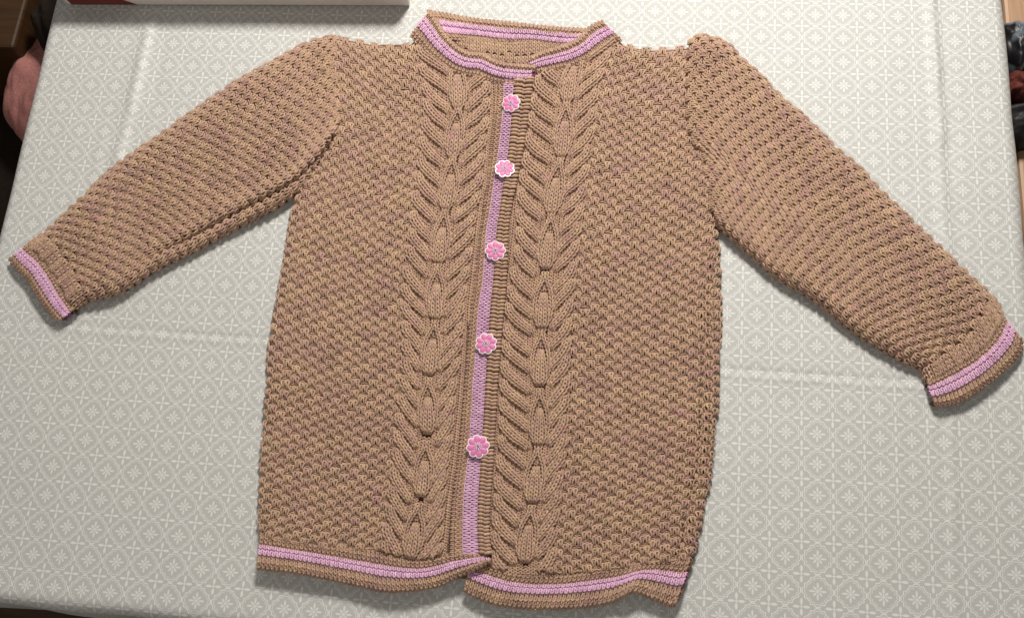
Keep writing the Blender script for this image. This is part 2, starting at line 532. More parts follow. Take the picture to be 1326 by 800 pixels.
def loops(col, row, typ, above, left, right, w, h, a=0.19, b=0.92, c=0.20, lean=0.0, blk=0.0):
    """returns local X (m), Y (m, growing direction), Z (m) for each stitch -- arrays (N,K)"""
    n = len(col)
    t = TT[None]
    j = rng.normal(0, 1, (n, 4))
    x = (t / (2 * math.pi)) + (a + 0.015 * j[:, :1]) * np.sin(2 * t)
    y = -b * (1 + 0.05 * j[:, 1:2]) * np.cos(t) * 0.5 * 2
    # depth: sinkers take the mean of neighbours, legs the stitch's own side, heads that of the stitch above
    leg = typ[:, None]
    if blk: above = np.where(above < 0, -0.1, above)
    wS = np.clip(np.cos(t), 0, 1) ** 2; wH = np.clip(-np.cos(t), 0, 1) ** 2; wL = np.sin(t) ** 2
    sink = np.where(t < math.pi, 0.5 * (left + typ)[:, None], 0.5 * (right + typ)[:, None])
    z = c * (wL * leg - wS * sink - wH * above[:, None]) + 0.03 * j[:, 2:3]
    if blk:
        # blocks of knit stitches stand up and pull together, purl blocks sink
        z = z + blk * (0.5 * (wL * leg + wS * 0.5 * (left + typ)[:, None]) + 0.5 * leg * wH)
        cen = (np.floor(col / 2) * 2 + 1)[:, None]
        dx_ = x + col[:, None] - cen; z = z + np.where(leg > 0, 0.16 * np.cos(np.clip(dx_, -1, 1) * math.pi / 2) - 0.04, 0)
        z = z - np.where(leg > 0, 0.13 * np.clip(np.abs(y) - 0.3, 0, 1) * 2, 0)
        x = x + np.where(leg > 0, 0.05, -0.10) * (x + col[:, None] - cen)
        y = y * np.where(leg > 0, 1.08, 0.9)
    X = (col[:, None] + x) * w
    Y = (row[:, None]) * h + y * h + lean * h * np.sin(t * 0.5)
    return X, Y, z * w


def dyes(n, seedrow, colx, kind, k=K):
    if kind == 'pink':
        f = rng.random((n, 1)) ** 1.5 * 0.9; base = PNK * (1 - 0.6 * f) + PNK2 * 0.6 * f
        base = base * (1 + 0.07 * vn(colx * 0.11, seedrow * 0.7 + colx * 0)[:, None])
    else:
        s = (colx * 0.23 + seedrow * 7.31)
        f1 = np.clip(vn(s, seedrow * 3.7) * 1.5, 0, 1)[:, None]; f2 = np.clip(-vn(s * 1.3 + 11, seedrow * 1.9 + 5) * 1.7, 0, 1)[:, None]
        base = TAN * (1 - 0.6 * f1) + YEL * 0.6 * f1
        base = base * (1 - 0.75 * f2) + MAU * 0.75 * f2
        pop = (rng.random((n, 1)) < 0.035)
        base = np.where(pop, base * 0.75 + np.array([0.55, 0.25, 0.30]) * 0.25, base)
        base = base * (1 + 0.06 * rng.normal(0, 1, (n, 1)))
    ring = np.repeat(base[:, None], k, 1) * (1 + 0.075 * rng.normal(0, 1, (n, k, 1)))
    return np.repeat(ring[:, :, None], NS, 2).reshape(-1, 3)


def tubes(P, N, r, cl):
    """P (n,K,3) centre lines, N (n,K,3) up; r (n,K)"""
    n, k, _ = P.shape
    T = np.gradient(P, axis=1); T /= np.linalg.norm(T, axis=2, keepdims=True) + 1e-12
    S = np.cross(T, N); S /= np.linalg.norm(S, axis=2, keepdims=True) + 1e-9
    B = np.cross(S, T)
    ph = np.arange(NS) / NS * 2 * math.pi
    V = P[:, :, None] + r[:, :, None, None] * (np.cos(ph)[None, None, :, None] * S[:, :, None] + np.sin(ph)[None, None, :, None] * B[:, :, None])
    V = V.reshape(-1, 3)
    idx = np.arange(n * k * NS).reshape(n, k, NS)
    nx = np.roll(idx, -1, 2)
    F = np.stack([idx[:, :-1], idx[:, 1:], nx[:, 1:], nx[:, :-1]], -1).reshape(-1, 4)
    ds = np.linalg.norm(np.diff(P, axis=1), axis=2); sl = np.concatenate([np.zeros((n, 1)), np.cumsum(ds, 1)], 1)
    sl += rng.random((n, 1)) * 0.003
    u0 = np.broadcast_to(sl[:, :-1, None], (n, k - 1, NS)); u1 = np.broadcast_to(sl[:, 1:, None], (n, k - 1, NS))
    p0 = np.broadcast_to(np.arange(NS) / NS, (n, k - 1, NS)); p1 = p0 + 1.0 / NS
    UV = np.stack([np.stack([u0, p0], -1), np.stack([u1, p0], -1), np.stack([u1, p1], -1), np.stack([u0, p1], -1)], 3).reshape(-1, 2)
    return V, F, UV, cl


def tension(X_, Y_, sd):
    """uneven hand tension: slow drift of the stitch positions"""
    a = vn(X_ * 70 + sd * 5.3, Y_ * 70 + 2.1) * 0.0008 + vn(X_ * 22 + sd, Y_ * 22) * 0.0014
    b = vn(X_ * 70 + 9.7, Y_ * 70 + sd * 3.3) * 0.0007 + vn(X_ * 22 + 4, Y_ * 22 + sd) * 0.0013
    return X_ + a, Y_ + b


class Bag:
    def __init__(s): s.V = []; s.F = []; s.U = []; s.C = []; s.n = 0

    def add(s, V, F, UV, cl):
        s.V.append(V); s.F.append(F + s.n); s.U.append(UV); s.C.append(cl); s.n += len(V)

    def build(s, name, mat, parent):
        return mesh_obj(name, np.vstack(s.V), np.vstack(s.F), mat, parent, col=np.vstack(s.C), uv=np.vstack(s.U),
                        loc=tuple(-np.array(ORG)) if parent is ROOT else (0, 0, 0))


TRI = [0]
FUZZ = {}


def fuzz(key, P, N, C_, per):
    """single loose fibres standing off the yarn, one sliver triangle each"""
    n, k, _ = P.shape
    m = int(n * per)
    if m == 0: return
    i = rng.integers(0, n, m); j = rng.integers(0, k, m)
    p = P[i, j]; nn = N[i, j]
    d = rng.normal(0, 1, (m, 3)); d /= np.linalg.norm(d, axis=1, keepdims=True); d = d + nn * 0.5; d /= np.linalg.norm(d, axis=1, keepdims=True)
    sd = np.cross(d, rng.normal(0, 1, (m, 3))); sd /= np.linalg.norm(sd, axis=1, keepdims=True)
    p = p + nn * 0.0007
    L = rng.uniform(0.0014, 0.0040, (m, 1)); w = 0.00009
    V = np.stack([p - sd * w, p + sd * w, p + d * L], 1).reshape(-1, 3)
    c = np.repeat(C_.reshape(n, k, NS, 3)[i, j, 0] * 1.12, 3, 0)
    FUZZ.setdefault(key, []).append((V, c))


SW, SH = 0.00435, 0.0056   # stitch width and row height


def fabric(bag, S, pat, w=SW, h=SH, ua=0.5, kind='tan', up=-1, hoff=0.0, rad=0.23, a=0.19, c=0.20, b=0.92, swap=False,
           keep=None, vlim=(0, 1), ulim=(0, 1), c0=0, warp=None, blk=0.0):
    """fill the surface with stitches. columns run across u (anchored at ua), rows along v; up=-1: knitted towards v=0.
    swap: rows run across u and columns along v."""
    if not swap:
        rows = int(S.Lv / h); wmax = S.A.max()
        ncl = int(math.ceil(ua * wmax / w)) + 1; ncr = int(math.ceil((1 - ua) * wmax / w)) + 1
        cc, rr = np.meshgrid(np.arange(-ncl, ncr), np.arange(rows))
    else:
        rows = max(1, int(round(S.A.mean() / h))); ncol = int(S.Lv / w)
        h = S.A.mean() / rows
        cc, rr = np.meshgrid(np.arange(ncol), np.arange(rows))
    cc = cc.ravel(); rr = rr.ravel()
    typ = pat(cc, rr); ab = pat(cc, rr + (1 if up > 0 else -1)); lf = pat(cc - 1, rr); rt = pat(cc + 1, rr)
    X_, Y_, Z_ = loops(cc.astype(float), rr.astype(float) * 1.0, typ, ab, lf, rt, w, h, a, b, c, 0.0, blk)
    if up < 0: Y_ = 2 * (rr[:, None] * h) - Y_
    Y_ = Y_ + 0.5 * h
    if blk: X_, Y_ = tension(X_, Y_, S.nv * 0.01 + ua)
    def uvof(Xm, Ym):
        if not swap:
            v = Ym / S.Lv; u = ua + Xm / S.width(np.clip(v, 0, 1))
        else:
            v = Xm / S.Lv; u = Ym / (rows * h)
        return u, v
    um, vm = uvof((cc + 0.5) * w, (rr + 0.5) * h)
    ok = (um > ulim[0]) & (um < ulim[1]) & (vm > vlim[0]) & (vm < vlim[1])
    if keep is not None: ok &= keep(um, vm, cc, rr)
    if blk: ok &= (typ > 0) | (vm < 0.014) | ((um < 0.035) & (ua > 0)) | ((um > 0.965) & (ua < 1)) | (vm > 0.90 if 'cuff' in pat.__name__ or pat is not moss else False)
    X_, Y_, Z_ = X_[ok], Y_[ok], Z_[ok]; cc = cc[ok]; rr = rr[ok]
    u, v = uvof(X_, Y_)
    if warp is not None: u, v = warp(u, v)
    P, N = S.at(u, v, Z_ + hoff)
    n = len(P)
    r = rad * w * (1 + 0.06 * rng.normal(0, 1, (n, 1))) * np.ones((1, K))
    dc = dyes(n, rr.astype(float), cc.astype(float), kind)
    bag.add(*tubes(P, N, r, dc))
    fuzz(kind, P, N, dc, 3.0)
    TRI[0] += n * (K - 1) * NS * 2
    return n


moss = lambda c, r: np.where(((c // 2) + r) % 2 == 0, 1.0, -1.0)
allk = lambda c, r: np.ones(len(c))
allp = lambda c, r: -np.ones(len(c))
garter = lambda c, r: np.where(r % 2 == 0, 1.0, -1.0)

def fill(bag, S, pat, ua, vmax=1.0):
    """the short purl arcs that lie in the hollows between the raised knit pairs"""
    rows = int(S.Lv / SH); wm = S.A.max()
    ncl = int(math.ceil(ua * wm / SW)) + 1; ncr = int(math.ceil((1 - ua) * wm / SW)) + 1
    cc, rr = np.meshgrid(np.arange(-ncl, ncr), np.arange(rows)); cc = cc.ravel(); rr = rr.ravel()
    t = np.linspace(-0.15, 1.15, K)[None]
    for k, (dy, hz, rd) in enumerate(((0.24, -0.0006, 0.22), (0.66, 0.0001, 0.215), (1.05, -0.0003, 0.20))):
        ok = pat(cc, rr) < 0
        c_, r_ = cc[ok], rr[ok]; n = len(c_)
        j = rng.normal(0, 1, (n, 3))
        X_ = (c_[:, None] + t + 0.03 * j[:, :1]) * SW
        Y_ = (r_[:, None] + dy + 0.03 * j[:, 1:2] + 0.15 * np.sin(np.clip(t, 0, 1) * math.pi)) * SH
        Z_ = hz + 0.0009 * np.sin(np.clip(t, 0, 1) * math.pi) - 0.0003 + 0.0001 * j[:, 2:3]
        X_, Y_ = tension(X_, Y_, S.nv * 0.01 + ua)
        v = Y_ / S.Lv; u = ua + X_ / S.width(np.clip(v, 0, 1))
        g = (u.min(1) > 0) & (u.max(1) < 1) & (v.max(1) < vmax) & (v.min(1) > 0)
        P, N = S.at(u[g], v[g], Z_[g]); n = len(P)
        bag.add(*tubes(P, N, rd * SW * np.ones((n, K)), dyes(n, r_[g].astype(float), c_[g].astype(float), 'tan')))
        TRI[0] += n * (K - 1) * NS * 2


# ------------------------------------------------------------------ the cardigan
ORG = tuple(pix(640, 420)); ORG = (float(ORG[0]), float(ORG[1]), 0.0)
ROOT = empty('cardigan', ORG)
tagp(ROOT, 'tan hand-knitted cardigan with pink edging and cable panels, laid flat on the tablecloth', 'cardigan')


def und(W, a=0.0008, f=16):
    return a * vn(W[..., 0] * f + 5, W[..., 1] * f + 9) + a * 0.4 * vn(W[..., 0] * f * 3, W[..., 1] * f * 3)


# ---- back panel lying underneath; its inner face shows in the neck opening
def z_back(T, V, dl, dr, ds, de, W):
    return 0.0035 + und(W, 0.0003)


Sb = Surf([(560, 60), (462, 72), (415, 210), (382, 270), (352, 500), (342, 730)],
          [(775, 60), (872, 80), (905, 200), (922, 285), (922, 520), (868, 768)], z_back, nu=80, nv=120)
back = Sb.shell('back_panel', M_shade, ROOT, off=0, zlow=0.0006)

# inner back of the neck with its eyelets
def z_neck(T, V, dl, dr, ds, de, W):
    return 0.0105 - 0.0045 * V + und(W, 0.0004)


Sn = Surf([(583, 48), (592, 70)], [(752, 54), (748, 66)], z_neck, S=[(583, 48), (625, 50), (658, 55), (695, 54), (724, 58), (752, 54)],
          E=[(592, 72), (610, 84), (650, 94), (690, 92), (720, 76), (748, 64)], nu=60, nv=40)
neck = Sn.shell('neck_back', M_shade, ROOT, off=-0.0030)
bag = Bag()
def nk(u, v, c, r):
    arc = 2 + np.round(1.6 * np.abs(np.sin(u * math.pi * 2.0 + 0.3))).astype(int)
    return ~((r == arc) & (c % 2 == 0)) & ~((r == arc + 3) & (c % 2 == 1))
fabric(bag, Sn, allk, w=0.0040, h=0.0034, keep=nk, b=0.75, a=0.24, rad=0.235)
tagp(bag.build('knit_stitches', M_wool, neck), kind='stuff')


# ---- moss stitch fronts
LB_edge = [(433, 49), (417, 110), (402, 190), (383, 258), (375, 300), (368, 345), (352, 430), (345, 520), (338, 620), (336, 698)]
LM_in = [(536, 52), (540, 82), (548, 136), (543, 183), (538, 237), (532, 262), (526, 328), (520, 382), (520, 413), (519, 470), (517, 511), (513, 544), (508, 598), (502, 640), (497, 683), (490, 716)]
LC_out = [(646, 110), (644, 142), (639, 190), (635, 237), (631, 267), (625, 304), (619, 362), (614, 402), (609, 464), (606, 497), (602, 550), (597, 598), (591, 642), (588, 683), (587, 722)]


def z_leftm(T, V, dl, dr, ds, de, W):
    H = 0.0102 + und(W, 0.0011, 11) + 0.0016 * np.exp(-((dl - 0.03 - 0.10 * (V - 0.30)) / 0.009) ** 2) * np.exp(-((V - 0.40) / 0.10) ** 2)
    e = rnd(dl, 0.013); e = e + (1 - e) * np.clip((0.31 - V) / 0.03, 0, 1); e2 = rnd(ds, 0.010)
    h = 0.0032 + (H - 0.0032) * e * np.maximum(e2, 0.25)
    # pucker below the armhole
    py = V * 650
    return h - 0.0022 * np.exp(-((dl - 0.018) / 0.006) ** 2) * np.exp(-((V - 0.27) / 0.05) ** 2)


S1 = Surf(LB_edge, [(x + 5, y) for x, y in LM_in], z_leftm, S=[(433, 49), (462, 53), (491, 59), (520, 60), (541, 52)], E=[(336, 698), (380, 705), (430, 715), (495, 717)], nu=70, nv=240)
fpL = S1.shell('front_panel', M_shade, ROOT)
bag = Bag()
fill(bag, S1, moss, 1.0); fabric(bag, S1, moss, ua=1.0, blk=0.34, c=0.32, b=0.64, a=0.25, rad=0.236)
tagp(bag.build('knit_stitches', M_wool, fpL), kind='stuff')

RM_in = [(800, 50), (795, 66), (779, 112), (771, 176), (762, 237), (756, 290), (747, 362), (741, 440), (740, 490), (737, 560), (729, 632), (723, 693), (721, 744)]
RB_edge = [(899, 60), (897, 95), (898, 140), (902, 175), (916, 204), (922, 240), (925, 286), (930, 330), (932, 400), (930, 460), (928, 520), (922, 598), (913, 645), (903, 695), (897, 724)]


def z_rightm(T, V, dl, dr, ds, de, W):
    H = 0.0098 + und(W, 0.0012, 11) + 0.0016 * np.exp(-((dr - 0.035 - 0.10 * (V - 0.30)) / 0.009) ** 2) * np.exp(-((V - 0.42) / 0.10) ** 2)
    e = rnd(dr, 0.013); e = e + (1 - e) * np.clip((0.33 - V) / 0.02, 0, 1); e2 = rnd(ds, 0.010)
    g = -0.0046 * np.exp(-((dr - 0.0125) / 0.0024) ** 2) * np.clip((V - 0.36) * 8, 0, 1)
    return 0.0034 + (H - 0.0034) * e * np.maximum(e2, 0.3) + g


S2 = Surf([(x - 5, y) for x, y in RM_in], RB_edge, z_rightm, S=[(795, 50), (815, 60), (840, 64), (899, 60)], E=[(716, 744), (779, 738), (847, 728), (897, 724)], nu=70, nv=240)
fpR = S2.shell('front_panel', M_shade, ROOT)
bag = Bag()
fill(bag, S2, moss, 0.0); fabric(bag, S2, moss, ua=0.0, blk=0.34, c=0.32, b=0.64, a=0.25, rad=0.236)
tagp(bag.build('knit_stitches', M_wool, fpR), kind='stuff')


# ---- cable panels
def z_cabL(T, V, dl, dr, ds, de, W):
    return 0.0098 + 0.0012 * T + und(W, 0.0004) - 0.001 * (1 - rnd(dl, 0.004))


CMASK_L = ([500, 536, 541, 556, 575, 596, 618, 640, 700], [46, 48, 55, 69, 82, 93, 97, 104, 106])
S3 = Surf([(536, 40)] + LM_in[1:], [(658, 40), (650, 70)] + LC_out, z_cabL, E=[(490, 716), (540, 730), (580, 722)], nu=50, nv=240, ypar=True, mask=CMASK_L)
cpL = S3.shell('cable_panel', M_shade, ROOT)

RC_in = [(684, 92), (678, 115), (670, 170), (660, 237), (655, 328), (643, 406), (638, 464), (634, 564), (628, 632), (622, 712), (622, 736)]


def z_cabR(T, V, dl, dr, ds, de, W):
    return 0.0070 + 0.0028 * np.clip(T * 2.2, 0, 1) + und(W, 0.0004)


RM_in2 = [(800, 40), (799, 54)] + RM_in[1:]
CMASK_R = ([680, 700, 719, 746, 769, 790, 800], [93, 92, 89, 83, 71, 57, 46])
S4 = Surf([(700, 40)] + RC_in, RM_in2, z_cabR, E=[(622, 738), (660, 744), (700, 746), (721, 744)], nu=50, nv=240, ypar=True, mask=CMASK_R)
cpR = S4.shell('cable_panel', M_shade, ROOT)


def strand(bag, S, ctr, pts, ncol, w, zoff, top=0.0, bot=0.0, kindrow=0, h=0.0042, zhump=0.0026, width_prof=None):
    """knit columns following a path; pts are (x across m from the panel's centre line, y down m)"""
    p = curve(pts, 160)
    L = np.linalg.norm(np.diff(p, axis=0), axis=1); s = np.r_[0, np.cumsum(L)]; LL = s[-1]
    T = np.gradient(p, axis=0); T /= np.linalg.norm(T, axis=1, keepdims=True)
    Nn = np.c_[T[:, 1], -T[:, 0]]   # across the path (left->right when going down)
    rows = max(3, int(round(LL / h))); hh = LL / rows
    cc, rr = np.meshgrid(np.arange(ncol), np.arange(rows)); cc = cc.ravel(); rr = rr.ravel()
    one = np.ones(len(cc))
    X_, Y_, Z_ = loops(cc.astype(float) - ncol / 2, rr.astype(float), one, one, one, one, w, hh, 0.25, 0.70, 0.20)
    Y_ = 2 * (rr[:, None] * hh) - Y_ + 0.5 * hh
    Yc = np.clip(Y_, 0, LL); f = Yc / LL
    sc_ = np.ones_like(f) if width_prof is None else width_prof(f)
    X_ = X_ * sc_
    x = np.interp(Yc, s, p[:, 0]) + np.interp(Yc, s, Nn[:, 0]) * X_
    y = np.interp(Yc, s, p[:, 1]) + np.interp(Yc, s, Nn[:, 1]) * X_ + (Y_ - Yc)
    v = y / S.Lv
    u = ctr(v) + x / S.width(np.clip(v, 0, 1))
    ends = np.minimum(rnd(Yc + 0.0015, top) if top else 1, rnd(LL - Yc + 0.0008, bot) if bot else 1)
    cross = np.sqrt(np.clip(1 - (X_ / (ncol * w * 0.62 * sc_ + 1e-6)) ** 2, 0, 1))
    Z = Z_ + zoff * ends + zhump * ends * cross
    if S.mask is not None: mk = masked(S, u[:, K // 2], v[:, K // 2])
    else: mk = True
    good = mk & (u.min(1) > 0.0) & (u.max(1) < 1.0) & (v.min(1) > 0.003) & (v.max(1) < 0.997)
    if not good.any(): return
    u, v, Z = u[good], v[good], Z[good]
    P, N = S.at(u, v, Z)
    n = len(P)
    r = 0.225 * w * np.sqrt(np.clip(np.ones((n, K)) * sc_[good], 0.4, 1.2))
    dc = dyes(n, rr[good].astype(float) * 0.3 + kindrow, cc[good].astype(float) + kindrow * 3.1, 'tan')
    bag.add(*tubes(P, N, r, dc))
    fuzz('tan', P, N, dc, 3.0)
    TRI[0] += n * (K - 1) * NS * 2


def cables(S, parent, ctr, vy, side_shift, ph, hide=0.0, rsub=0.0052):
    def kp(u, v, c, r):
        m = masked(S, u, v)
        for q in vy:
            m &= ~((np.abs(v - q - 0.004) * S.Lv < 0.0034) & (np.abs((u - ctr(v)) * S.width(v)) < 0.0036))
            m &= ~((np.abs((v - q) * S.Lv + 0.035) < 0.0036) & (np.abs((u - ctr(v)) * S.width(v)) < 0.0030))
        return m
    """vy: v of each leaf's lower end; half widths from the surface"""
    bag = Bag()
    fabric(bag, S, allp, w=0.0046, h=0.0029, ua=0.5, hoff=0.0003, c=0.20, rad=0.225, keep=kp)
    tagp(bag.build('purl_ground', M_wool, parent), kind='stuff')
    Lm = S.Lv
    ys = np.array(vy) * Lm
    per = np.diff(ys).mean()
    k = 0
    # edge ribs
    # side strands
    pitch = per / 3.0
    y0 = -pitch * 2.2 + ph * pitch
    n = int(Lm / pitch) + 4
    for i in range(n):
        ya = y0 + i * pitch
        for sgn in (-1, 1):
            b2 = Bag()
            yy = ya + (0.0 if sgn > 0 else side_shift * pitch) + random.uniform(-.0016, .0016)
            vv = np.clip((yy + 0.6 * pitch) / Lm, 0, 1)
            wd = float(S.width(vv)); c_ = float(ctr(vv))
            hwid = (c_ if sgn < 0 else 1 - c_) * wd
            xo = sgn * (hwid - (0.0052 if sgn < 0 else rsub) - (hide if sgn < 0 else 0)); xi = sgn * 0.0098
            jx = random.uniform(-.0014, .0014)
            pts = [(xo + sgn * 0.0006, yy - 0.25 * pitch), (xo, yy + 0.0 * pitch), (xo - (xo - xi) * 0.10, yy + 0.28 * pitch),
                   (xo - (xo - xi) * 0.52 + jx, yy + 0.72 * pitch), (xi + (xo - xi) * 0.10, yy + 1.08 * pitch), (xi - sgn * 0.0004, yy + 1.30 * pitch)]
            wp = lambda f: 0.66 + 0.46 * np.sin(np.clip(f, 0, 1) ** 0.8 * math.pi) ** 0.8
            strand(b2, S, ctr, pts, 2, 0.0050, -0.0004, top=0.006, bot=0.009, kindrow=i * 2.3 + sgn, zhump=0.0042, width_prof=wp)
            # thin companion that fills the eye between two strands
            pts = [(xo - sgn * 0.0040, yy + 0.42 * pitch), (xo - sgn * 0.0010, yy + 0.62 * pitch), (xo - sgn * 0.0028, yy + 0.95 * pitch)]
            strand(b2, S, ctr, pts, 1, 0.0040, 0.0000, top=0.004, bot=0.004, kindrow=i * 1.3, zhump=0.0016)
            if b2.n: b2.build('cable_strand', M_wool, parent)
    # leaves up the middle
    for j in range(-1, len(ys)):
        yb = ys[j] if j >= 0 else ys[0] - per
        b2 = Bag()
        prof = lambda f: 0.42 + 0.58 * np.sin(np.clip(f * 1.15, 0, 1) * math.pi * 0.5) - 0.45 * np.clip((f - 0.78) / 0.22, 0, 1) ** 2
        strand(b2, S, ctr, [(0, yb - per * 0.62), (0, yb - per * 0.3), (0, yb - 0.001)], 3, 0.0050, 0.0006, top=0.010, bot=0.0045, kindrow=j * 5 + 1, zhump=0.0042, width_prof=prof)
        for sgn in (-1, 1):
            strand(b2, S, ctr, [(sgn * 0.0017, yb - per * 0.98), (sgn * 0.0022, yb - per * 0.84), (sgn * 0.0068, yb - per * 0.62), (sgn * 0.0082, yb - per * 0.36), (sgn * 0.0068, yb - per * 0.14)],
                   1, 0.0044, 0.0012, top=0.004, bot=0.006, kindrow=j * 7 + sgn, zhump=0.0022)
        if b2.n: b2.build('cable_leaf', M_wool, parent)


def ctr_from(S, pts, Lc, Rc):
    """centre line u(v) from pixel points"""
    P = S.G.reshape(-1, 3)
    vs, us = [], []
    for x, y in pts:
        w = pix(x, y, 0.011)
        d = np.linalg.norm(S.G[..., :2] - w[:2], axis=2); j, i = np.unravel_index(d.argmin(), d.shape)
        vs.append(j / (S.nv - 1)); us.append(i / (S.nu - 1))
    vs = np.array(vs); us = np.array(us)
    return vs, (lambda v: np.interp(v, vs, us))


cl = [(593, 144), (586, 207), (577, 272), (567, 341), (564, 414), (556, 486), (553, 562), (545, 642), (532, 722)]
vL, fL = ctr_from(S3, cl, None, None)
cables(S3, cpL, fL, vL, 0.10, 0.2, 0.0, 0.0100)
cr = [(733, 134), (727, 204), (714, 278), (706, 350), (703, 426), (699, 500), (697, 576), (690, 650), (680, 728)]
vR, fR = ctr_from(S4, cr, None, None)
cables(S4, cpR, fR, vR, 0.35, 0.55, 0.0075)


# ------------------------------------------------------------------ crocheted bands
def band(parent_name, L, R, z0, z1, strips, rows_h=0.0026, w=0.0040, name='edging', skirt=0.0008, bul=0.0012, par=None, rL=0.0, rR=0.0, S=None, E=None,
         zfun=None, inset=0.002):
    """a strip between curves L and R (both run along the band), cut across into coloured stripes (f0,f1,kind,rows,pattern)"""
    root = None
    Lc = curve(L, 200); Rc = curve(R, 200)
    for (f0, f1, kind, rows, pat, ww) in strips:
        a = Lc * (1 - f0) + Rc * f0; b = Lc * (1 - f1) + Rc * f1
        def zf(T, V, dl, dr, ds, de, W, f0=f0, f1=f1):
            f = f0 + (f1 - f0) * T
            wd = (dl + dr) / (f1 - f0 + 1e-9)
            z = z0(V, f) if callable(z0) else z0 + (z1 - z0) * f
            tot = wd
            if rL: z = z - 0.0030 * (1 - rnd(f * tot, rL))
            if rR: z = z - 0.0030 * (1 - rnd((1 - f) * tot, rR))
            return z + bul * np.sin(T * math.pi) + und(W, 0.0003, 30)
        sf = Surf(a, b, zf, nu=max(8, rows * 4), nv=160)
        mat_l, mat_y = (M_shadep, M_pinkw) if kind == 'pink' else (M_shade, M_wool)
        sk = ('L' if f0 == 0 else '') + ('R' if f1 == 1 else '') + 'SE'
        if root is None:
            root = sf.shell(parent_name, mat_l, ROOT if par is None else par, sk=sk, zlow=skirt, inset=inset)
            p = root
        else:
            p = sf.shell('pink_stripe' if kind == 'pink' else 'tan_stripe', mat_l, root, sk=sk, zlow=skirt, inset=inset)
        bg_ = Bag()
        fabric(bg_, sf, pat, w=ww, h=sf.A.mean() / rows, swap=True, kind=kind, rad=0.235 if kind != 'pink' else 0.225, up=1, a=0.17, c=0.17, b=0.85)
        # a stripe that is itself a sub-part holds its own stitches: join them to it
        if p is root:
            tagp(bg_.build('crochet_stitches', mat_y, root), kind='stuff')
        else:
            st = bg_.build('crochet_stitches', mat_y, root); tagp(st, kind='stuff')
    return root


# placket (button band) on the wearer's right front
pl_in = [(641, 112), (638, 142), (632, 190), (627, 237), (622, 267), (616, 304), (611, 362), (607, 402), (603, 464), (601, 497), (597, 550), (592, 598), (586, 642), (583, 683), (584, 722)]
pl_in = [(643, 98), (640, 142), (635, 190), (631, 237), (627, 267), (621, 304), (615, 362), (610, 402), (605, 464), (602, 497), (598, 550), (593, 598), (587, 642), (584, 683), (583, 724)]
pk_l = [(652, 98), (650, 142), (645, 190), (638, 237), (634, 267), (628, 304), (624, 362), (618, 402), (614, 464), (611, 497), (608, 550), (604, 598), (599, 642), (598, 683), (598, 722)]
pk_r = [(667, 98), (664, 142), (660, 190), (653, 237), (649, 267), (644, 304), (640, 362), (636, 402), (632, 464), (630, 497), (627, 550), (624, 598), (621, 642), (620, 683), (622, 722)]
pl_out = [(691, 98), (685, 142), (677, 190), (668, 237), (661, 267), (657, 304), (655, 362), (651, 402), (646, 464), (643, 497), (640, 550), (637, 598), (634, 642), (632, 683), (636, 722)]
rib = lambda c, r: np.ones(len(c))


def bars(bag, S, pitch):
    """crochet ribs lying across an edge"""
    n = int(S.Lv / pitch)
    t = np.linspace(0, 1, K)[None]
    j = rng.normal(0, 1, (n, 3))
    for half in (0, 1):
        u = np.clip(0.02 + half * 0.46 + t * 0.52 + 0 * j[:, :1], 0, 1)
        v = ((np.arange(n)[:, None] + 0.5 + 0.25 * half) * pitch + (0.0009 * (t - 0.5) * (1 - 2 * half)) + 0.0002 * j[:, 1:2]) / S.Lv
        z = 0.0002 + 0.0011 * np.sin(t * math.pi) + 0.0002 * j[:, 2:3]
        P, N = S.at(u, v, z)
        r = pitch * (0.26 + 0.17 * np.sin(t * math.pi)) * np.ones((n, 1))
        bag.add(*tubes(P, N, r, dyes(n, np.arange(n) * 0.13 + half, np.arange(n) * 0.9, 'tan')))


pk_l = [(x + 1.2, y) for x, y in pk_l]; pk_r = [(x - 1.6, y) for x, y in pk_r]


def placket():
    z = lambda V, f: 0.0118 + 0 * V
    root = None
    for a, b, kind, rows, ww, zz in ((pl_in, pk_l, 'tan', 2, 0.0042, 0.0116), (pk_l, pk_r, 'pink', 2, 0.0037, 0.0128), (pk_r, pl_out, 'tan', 2, 0.0044, 0.0136)):
        last = a is pk_r
        def zf(T, V, dl, dr, ds, de, W, zz=zz, last=last):
            q = zz + und(W, 0.0003, 30)
            lift = 0.0055 * np.clip((V - 0.95) / 0.05, 0, 1) ** 1.5 * 1.0
            if last: q = q - 0.0034 * (1 - rnd(dr, 0.0036))
            return q + lift * (0.3 + 0.7 * (T if last else 0.3))
        sf = Surf(a, b, zf, nu=16, nv=220)
        ml, my = (M_shadep, M_pinkw) if kind == 'pink' else (M_shade, M_wool)
        sh = sf.shell('button_band' if root is None else ('pink_stripe' if kind == 'pink' else 'ribbed_edge'), ml, ROOT if root is None else root,
                      sk='LR' if last else 'L', zlow=0.0080, inset=0.0006)
        if root is None: root = sh
        bg_ = Bag()
        if last: bars(bg_, sf, 0.0039)
        else: fabric(bg_, sf, allp if kind == 'tan' else rib, w=ww, h=sf.A.mean() / rows, swap=True, kind=kind, rad=0.235 if kind == 'tan' else 0.20, up=1, a=0.17 if kind == 'tan' else 0.24, c=0.20, b=0.80 if kind == 'tan' else 0.62)
        tagp(bg_.build('crochet_stitches', my, root), kind='stuff')
    return root


placket()

# hems: L = upper line, R = lower (outer) line
hl_u = [(337, 690), (380, 698), (440, 707), (490, 715), (540, 724), (580, 717), (600, 716), (618, 717), (634, 719)]
hl_d = [(332, 736), (385, 742), (440, 753), (475, 761), (508, 766), (559, 761), (583, 752), (603, 742), (618, 735), (637, 725)]


